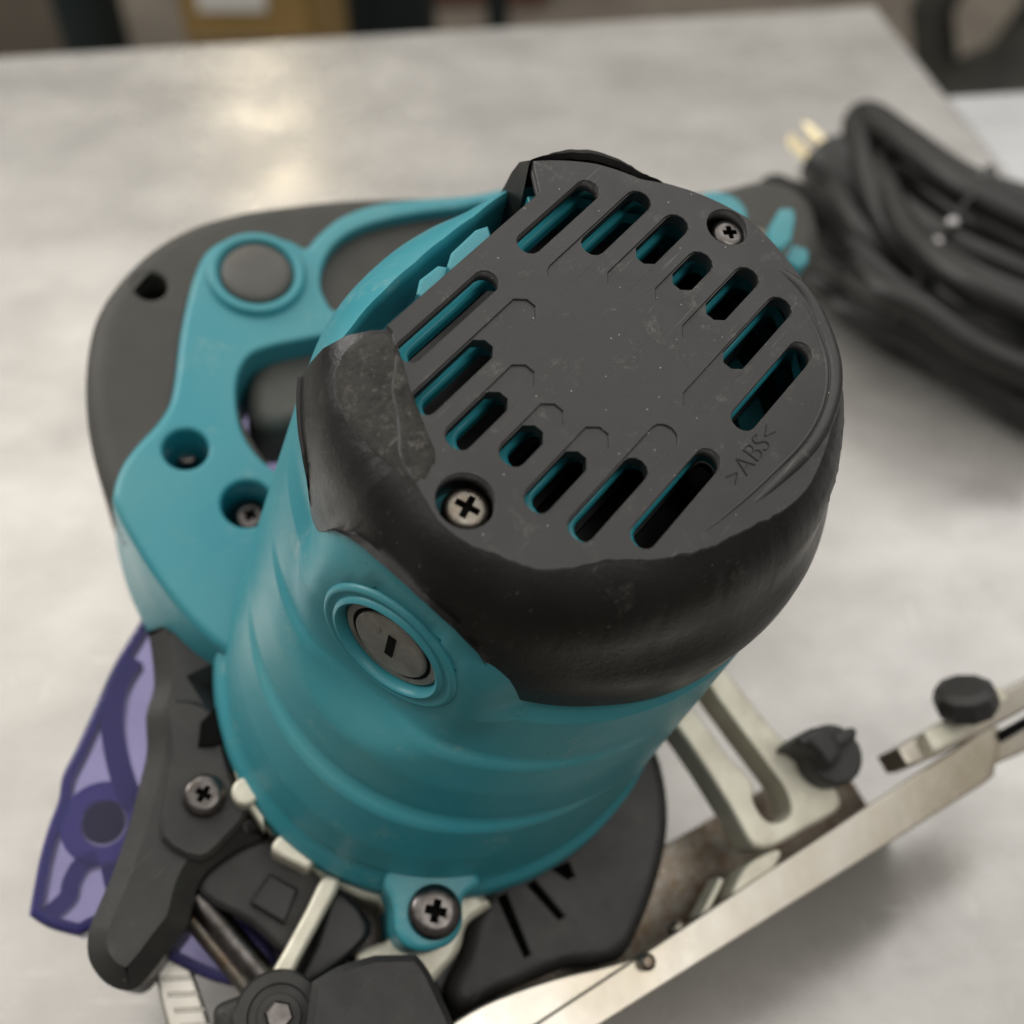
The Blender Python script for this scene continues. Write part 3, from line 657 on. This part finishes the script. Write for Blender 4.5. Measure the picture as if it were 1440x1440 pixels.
lathe('knob_bolt', [(.0034, .001), (.0034, .0030), (.0029, .0036), (0, .0036)], M['dsteel'], kn, Matrix.Translation((*P(392, 1428, .113), -.1135)), 6)
slab('knob_wing', spline(PP([(300, 1420), (330, 1402), (370, 1392), (380, 1420), (372, 1450), (310, 1460)], .118), 4), .118, .13, M['black'], saw, bev=.003)
slab('front_block', spline(PP([(440, 1380, 1), (478, 1358), (528, 1343, 1), (586, 1342, 1), (606, 1368), (642, 1445, 1), (660, 1520, 1), (420, 1520, 1)], .104), 3), .104, .15, M['black'], saw, bev=.0016, segs=1, angle=22)
slab('front_cover', spline(PP([(600, 1345), (640, 1330), (680, 1340), (700, 1420), (640, 1440), (610, 1400)], .140), 3), .138, .16, M['fan'], saw, bev=.002)

# black ribbed case on the right
RC = .130
rc_px = [(652, 1340), (662, 1296), (680, 1255), (700, 1180), (780, 1120), (850, 1070), (888, 1040), (905, 1030), (926, 1052), (938, 1090), (944, 1140), (940, 1190), (926, 1245), (905, 1300), (880, 1345), (846, 1356), (800, 1360), (760, 1376), (700, 1402), (652, 1426), (628, 1400), (636, 1370)]
ribs = [PP([(700, 1262), (712, 1256), (746, 1342), (738, 1346)], RC), PP([(742, 1244), (752, 1238), (794, 1288), (786, 1293)], RC), PP([(776, 1222), (800, 1212), (808, 1232), (798, 1236)], RC)]
rc = slab('ribbed_case', spline(PP(rc_px, RC), 4), RC, .162, M['black'], saw, holes=ribs, bev=.004, hbev=.0006, segs=4)
slab('rib_floor', spline(PP([(690, 1262), (760, 1220), (840, 1220), (800, 1310), (740, 1360), (690, 1340)], RC), 3), RC+.006, RC+.008, M['dark'], rc, bev=0, segs=1)  # black sheet paints the shade between the ribs

# ---- translucent blue dust nozzle ----------------------------------------
DN = .150
nz = [(208, 838), (196, 870), (160, 930), (128, 1000), (104, 1052), (86, 1088), (80, 1122), (66, 1160), (52, 1210), (38, 1286, 1), (66, 1304), (110, 1316, 1), (150, 1300), (200, 1330), (300, 1380), (390, 1390), (380, 1330), (300, 1250), (240, 1100), (240, 950), (230, 860)]
nzo = spline(PP(nz, DN-.0095), 4)
noz = slab('dust_nozzle', nzo, DN-.0095, DN+.002, M['clear_blue'], saw, bev=.0022, segs=4)
def wall(path_px, h0, r, m, d=DN, n=8):
    h0 = min(h0, .0085)
    pts = spline(PP(path_px, d-.0085), 5, closed=False); bm = bmesh.new(); 
    L = []
    for i, p in enumerate(pts):
        a = Vector(pts[max(0, i-1)]); c = Vector(pts[min(len(pts)-1, i+1)]); t = (c-a).normalized(); nn = Vector((-t.y, t.x))*r
        L.append([bm.verts.new((p[0]+s*nn.x, p[1]+s*nn.y, -(d-z))) for s, z in ((1, -.001), (1, h0), (-1, h0), (-1, -.001))])
    for a, b in zip(L, L[1:]):
        for k in range(4): bm.faces.new((a[k], a[(k+1) % 4], b[(k+1) % 4], b[k]))
    bm.faces.new(L[0]); bm.faces.new(L[-1])
    return from_bm('nozzle_wall', bm, m, noz, wn=False)
nin_o = inset(ccw(nzo), .0008); nin_h = inset(ccw(nzo), .0030)
slab('nozzle_wall', nin_o, DN-.0075, DN+.0005, M['deep_blue'], noz, holes=[nin_h], bev=.0003, hbev=.0003, segs=1)
wall([(186, 925), (164, 965), (158, 1020), (168, 1080), (186, 1130)], .010, .0030, M['deep_blue'])
lathe('screw_ring', [(.0110, 0), (.0110, .0070), (.0100, .0078), (.0062, .0078), (.0054, .004), (.0054, 0)], M['deep_blue'], noz, Matrix.Translation((*P(146, 1158, DN-.007), -DN+.0002)), 32, cap0=False, cap1=False)
lathe('ring_hole_shade', [(.0054, 0), (.0054, .003), (0, .003)], M['dark'], noz, Matrix.Translation((*P(148, 1160, DN-.004), -DN+.0050)), 24, cap0=False)  # black plug painting the shade inside the ring
wall([(60, 1290), (92, 1262), (98, 1240), (112, 1215), (135, 1205)], .006, .0022, M['deep_blue'])
wall([(150, 1215), (160, 1260), (170, 1300)], .006, .0018, M['deep_blue'])
# lower saw guard under the nozzle (keeps the saw standing)
lathe('lower_guard', [(0, 0), (.070, 0), (.074, .003), (.074, .014), (.066, .016), (0, .016)], M['dsteel'], saw, Matrix.Translation((*P(600, 1080, .162), -.178)), 64)
slab('nozzle_clear', spline(PP([(330, 600), (420, 560), (430, 700), (380, 720)], .16), 4), .158, .162, M['clear_blue'], saw, bev=.0006)

# ---- base plate: edge-on, its lip towards the camera -----------------------
DB = .118
b0 = Vector(P(845, 1440, DB)); b1 = Vector(P(1388, 1097, DB)); bd = (b1-b0).normalized()
nin = Vector((-bd.y, bd.x)); nin = nin if nin.dot(-b0) > 0 else -nin
b0 = b0 - bd*.09
BL = (b1-b0).length
def bxy(s, n): q = b0 + bd*s + nin*n; return (q.x, q.y)
def on_base(px, py, d):
    q = Vector(P(px, py, d)) - b0; return q.dot(bd), q.dot(nin)
LW = on_base(1142, 1184, DB)[1]; print('LW', LW)      # lip width from the photograph
base = slab('base_plate', [bxy(0, .0), bxy(BL, .0), bxy(BL, .0028), bxy(0, .0028)], DB+.0015, .176, M['steel'], saw, bev=.0005)
lip_w = max(.006, min(.018, LW))
slab('base_lip', PP([(780, 1481), (845, 1440), (1100, 1279), (1384, 1101), (1394, 1092), (1402, 1050), (1404, 1026), (1392, 1021), (1290, 1087), (1100, 1212), (900, 1343), (740, 1448), (700, 1481)], DB), DB-.0015, DB+.0015, M['base'], saw, bev=.0006)
slab('base_lip', spline(PP([(600, 1470, 1), (645, 1433), (700, 1404), (780, 1376), (840, 1362), (893, 1348, 1), (903, 1398, 1), (842, 1439, 1), (800, 1470, 1)], DB), 3), DB+.0004, DB+.0035, M['base'], saw, bev=.0006)
slab('base_foot', [bxy(.05, .0029), bxy(BL-.02, .0029), bxy(BL-.02, .028), bxy(.05, .028)], .150, .1525, M['steel'], saw, bev=.0006)  # darker, dirtier metal than the lip; shade on the plate put into its colour
# pads and studs along the plate
slab('pad', spline(PP([(1022, 1262), (1034, 1232), (1056, 1210), (1088, 1196), (1092, 1208), (1074, 1234), (1050, 1256), (1030, 1272)], .122), 3), .119, .128, M['cast'], saw, bev=.001)
slab('tab', PP([(980, 1288), (1008, 1234), (1016, 1238), (990, 1294)], .122), .120, .128, M['cast'], saw, bev=.0008)
lathe('rivet', [(.0022, -.002), (.0022, .001), (.0012, .002), (0, .0022)], M['steel'], saw, Matrix.Translation((*P(953, 1306, .121), -.121)), 20, cap0=False)
lathe('rivet', [(.0022, -.002), (.0022, .001), (.0012, .002), (0, .0022)], M['steel'], saw, Matrix.Translation((*P(909, 1353, .115), -.115)), 20, cap0=False)
# depth quadrant
Q = .118
qo = [(925, 985), (965, 1040), (1000, 1092), (1030, 1140), (1052, 1180), (1066, 1192), (1090, 1190), (1130, 1168), (1182, 1136), (1172, 1100), (1150, 1068), (1118, 1050), (1092, 1028), (1060, 990), (1020, 940), (960, 880), (900, 930)]
qh = [(958, 972), (996, 1024), (1026, 1066), (1058, 1098), (1060, 1126), (1076, 1152), (1096, 1156), (1112, 1142), (1106, 1112), (1082, 1078), (1050, 1036), (1012, 985), (985, 950)]
slab('depth_quadrant', spline(PP(qo, Q), 4), Q, Q+.012, M['cast'], saw, holes=[spline(PP(qh, Q), 4)], bev=.0014, hbev=.0008)
wk = slab('wing_knob', spline(PP([(1116, 1044), (1128, 1030), (1150, 1022), (1168, 1028), (1176, 1040), (1184, 1060), (1176, 1076), (1160, 1080), (1150, 1064), (1132, 1050)], .106), 4), .104, .120, M['black'], saw, bev=.0024, segs=3)
slab('knob_tab', spline(PP([(1168, 1036), (1196, 1022), (1206, 1026), (1204, 1038), (1182, 1052), (1170, 1050)], .106), 4), .106, .114, M['black'], wk, bev=.0014)
slab('knob_post', circ(*P(1170, 1062, .112), .0085, 24), .110, .125, M['black'], wk, bev=.001)
# rear bevel bracket with black knob
Rb = .112
slab('bevel_bracket', PP([(1262, 1052), (1300, 1030), (1382, 985), (1440, 955), (1500, 925), (1500, 960), (1440, 1000), (1330, 1058), (1290, 1075), (1276, 1076)], Rb+.004), Rb+.004, Rb+.016, M['base'], saw, bev=.0009)
slab('bracket_block', PP([(1300, 1030), (1340, 1006), (1368, 1000), (1376, 1020), (1352, 1038), (1314, 1058)], Rb), Rb, Rb+.008, M['cast'], saw, bev=.0008)
slab('bracket_block', PP([(1352, 992), (1400, 966), (1416, 985), (1384, 1004), (1366, 1012)], Rb), Rb-.002, Rb+.008, M['cast'], saw, bev=.0008)
slab('bracket_arm', PP([(1376, 1052), (1440, 1020), (1520, 975), (1520, 1010), (1440, 1058), (1392, 1078)], Rb+.006), Rb+.006, Rb+.014, M['base'], saw, bev=.0008)
slab('arm_gap_shade', PP([(1404, 1030), (1450, 1004), (1500, 980), (1500, 994), (1450, 1020), (1412, 1042)], Rb+.003), Rb+.003, Rb+.008, M['dark'], saw, bev=.0004)  # solid black strip that paints the shade between the arms
lathe('bevel_knob', [(.0086, -.003), (.0092, .0), (.0084, .0034), (.0058, .0048), (0, .0050)], M['black'], saw,
      Matrix.Translation((*P(1358, 984, .108), -.108)) @ Matrix.Rotation(radians(-50), 4, Vector((nin.x, nin.y, 0)).cross(Vector((0, 0, 1)))), 10, cap0=True, angle=25)

# ------------------------------------------------------------------ CORD
cord = thing('power_cord', 'bundled black rubber power cord with a two blade plug lying beside the saw', 'power cord', Matrix.Translation(T(1300, 380)))
CI = cord.matrix_world.inverted() if False else Matrix.Translation(-T(1300, 380))
CR = .0066
def cpt(px, py, z): return CI @ T(px, py, z)
strands = [
 [(1520, 330, .050), (1420, 280, .056), (1340, 240, .058), (1270, 190, .056), (1225, 160, .052), (1203, 170, .046), (1204, 215, .044), (1225, 275, .040), (1262, 330, .036), (1330, 400, .034), (1420, 445, .034), (1520, 470, .034)],
 [(1520, 300, .036), (1430, 275, .040), (1350, 250, .042), (1290, 215, .040), (1248, 192, .036), (1232, 215, .034), (1245, 265, .032), (1280, 320, .030), (1350, 380, .028), (1430, 410, .028), (1520, 430, .028)],
 [(1520, 380, .030), (1430, 330, .034), (1360, 300, .036), (1300, 262, .034), (1262, 245, .030), (1252, 262, .028), (1268, 310, .026), (1320, 372, .022), (1400, 430, .020), (1520, 500, .018)],
 [(1520, 520, .012), (1430, 470, .016), (1350, 430, .020), (1270, 380, .030), (1210, 330, .040), (1180, 280, .040), (1168, 245, .034), (1180, 225, .028), (1200, 250, .022), (1250, 310, .014), (1340, 380, .010), (1440, 440, .008), (1520, 480, .008)],
 [(1520, 560, .012), (1430, 510, .016), (1340, 460, .022), (1260, 410, .030), (1190, 365, .034), (1140, 335, .030), (1118, 305, .024), (1140, 285, .022), (1190, 310, .020), (1270, 360, .016), (1380, 430, .012), (1520, 520, .010)],
 [(1520, 600, .008), (1430, 560, .012), (1350, 500, .018), (1290, 455, .024), (1220, 420, .026), (1160, 400, .024), (1132, 375, .020), (1148, 350, .018), (1200, 370, .020), (1280, 410, .022), (1380, 470, .018), (1520, 545, .012)],
 [(1520, 640, .008), (1430, 578, .010), (1350, 530, .012), (1280, 478, .016), (1220, 445, .016), (1180, 425, .014), (1165, 405, .012), (1190, 392, .010), (1260, 430, .008), (1360, 490, .007), (1520, 580, .007)],
]
strands += [
 [(1520, 420, .036), (1430, 380, .046), (1350, 345, .050), (1280, 300, .050), (1236, 262, .046), (1222, 240, .040), (1240, 300, .034), (1300, 360, .030), (1400, 400, .030), (1520, 420, .03)],
 [(1520, 560, .026), (1440, 520, .032), (1360, 480, .036), (1290, 430, .040), (1230, 395, .040), (1186, 352, .036), (1180, 318, .030), (1212, 330, .026), (1290, 380, .022), (1400, 450, .018), (1520, 530, .016)],
 [(1520, 600, .022), (1440, 560, .026), (1370, 515, .030), (1300, 470, .032), (1240, 440, .030), (1196, 405, .026), (1190, 385, .022), (1240, 405, .018), (1330, 465, .014), (1440, 530, .012), (1520, 575, .010)],
 [(1520, 450, .046), (1440, 420, .050), (1370, 390, .052), (1310, 350, .050), (1262, 300, .046), (1236, 240, .044), (1214, 200, .040), (1192, 215, .034), (1200, 290, .028), (1260, 370, .020), (1380, 450, .014), (1520, 520, .012)],
]
strands = [[(x, y - max(0, y-440)*.22 if x > 1300 else y - max(0, y-400)*.2, z) for x, y, z in st] for st in strands]
strands += [
 [(1520, 345, .030), (1430, 305, .034), (1370, 275, .034), (1310, 240, .032), (1275, 225, .028), (1268, 250, .024), (1300, 290, .022), (1370, 330, .020), (1440, 360, .018), (1520, 395, .018)],
 [(1520, 400, .024), (1430, 355, .028), (1370, 325, .028), (1315, 290, .026), (1285, 285, .022), (1300, 320, .018), (1360, 360, .016), (1440, 400, .014), (1520, 430, .014)],
]
strands += [[(x+(9 if x < 1400 else 0), y+17+4*sin(i_*2.1+x*.01), max(.0065, z+(-.007 if i_ % 2 else .006))) for x, y, z in st] for i_, st in enumerate(strands)]
for s in strands:
    tube('cord_loop', spline3([cpt(*p) for p in s], 7), CR, M['cord'], cord, n=14)
tube('cord_lead', spline3([cpt(1085, 285, .075), cpt(1140, 300, .062), cpt(1190, 345, .048), cpt(1250, 400, .042), cpt(1330, 445, .040), cpt(1420, 480, .036), cpt(1520, 500, .03)], 7), .0070, M['cord'], cord, n=14, radii=[.0125-.0055*min(1, q/16) for q in range(43)])
# band round the bundle
bp = [cpt(1392, 235, .052), cpt(1372, 268, .066), cpt(1340, 310, .060), cpt(1306, 362, .050), cpt(1280, 420, .044), cpt(1258, 455, .030), cpt(1262, 470, .012), cpt(1320, 420, .004), cpt(1380, 330, .004), cpt(1400, 260, .02)]
tube('cable_tie', spline3(bp, 6, closed=True), .0016, M['cord'], cord, closed=True, n=8)
for (px, py, z) in [(1380, 249, .062), (1340, 312, .062), (1318, 340, .056), (1308, 356, .054)]:
    bm = bmesh.new(); c = cpt(px, py, z); bmesh.ops.create_uvsphere(bm, u_segments=14, v_segments=10, radius=.0024, matrix=Matrix.Translation(c) @ Matrix.Diagonal((1.2, 1, .8, 1))); from_bm('glint_bead', bm, M['glint'], cord, wn=False)  # pale beads standing in for blurred glints on the bundle
# plug with prongs, leaning out of the bundle
pa = T(1156, 222, .040); pb = T(1100, 168, .046); dirp = (pb-pa).normalized()
zz = dirp; xx = Vector((0, 0, 1)).cross(zz).normalized(); yy = zz.cross(xx)
PM = Matrix(((xx.x, yy.x, zz.x, pa.x), (xx.y, yy.y, zz.y, pa.y), (xx.z, yy.z, zz.z, pa.z), (0, 0, 0, 1)))
plug = thing('x', 'x', 'x'); bpy.data.objects.remove(plug)
bm = bmesh.new(); lathe_into(bm, [(.009, -.034), (.013, -.030), (.015, -.012), (.015, -.002), (.0138, 0), (0, 0)], PM, 24)
plug = from_bm('plug', bm, M['cord'], cord); plug.data.transform(CI)
for sx in (-.0068, .0068):
    bm = bmesh.new(); box_into(bm, CI @ PM @ Matrix.Translation((sx, 0, .010)), .0018, .0064, .0200, .0007); from_bm('prong', bm, M['brass'], plug)
bm = bmesh.new(); lathe_into(bm, [(.0024, 0), (.0024, .016), (.0012, .019), (0, .0195)], CI @ PM @ Matrix.Translation((0, .008, 0)), 14); from_bm('prong', bm, M['brass'], plug)
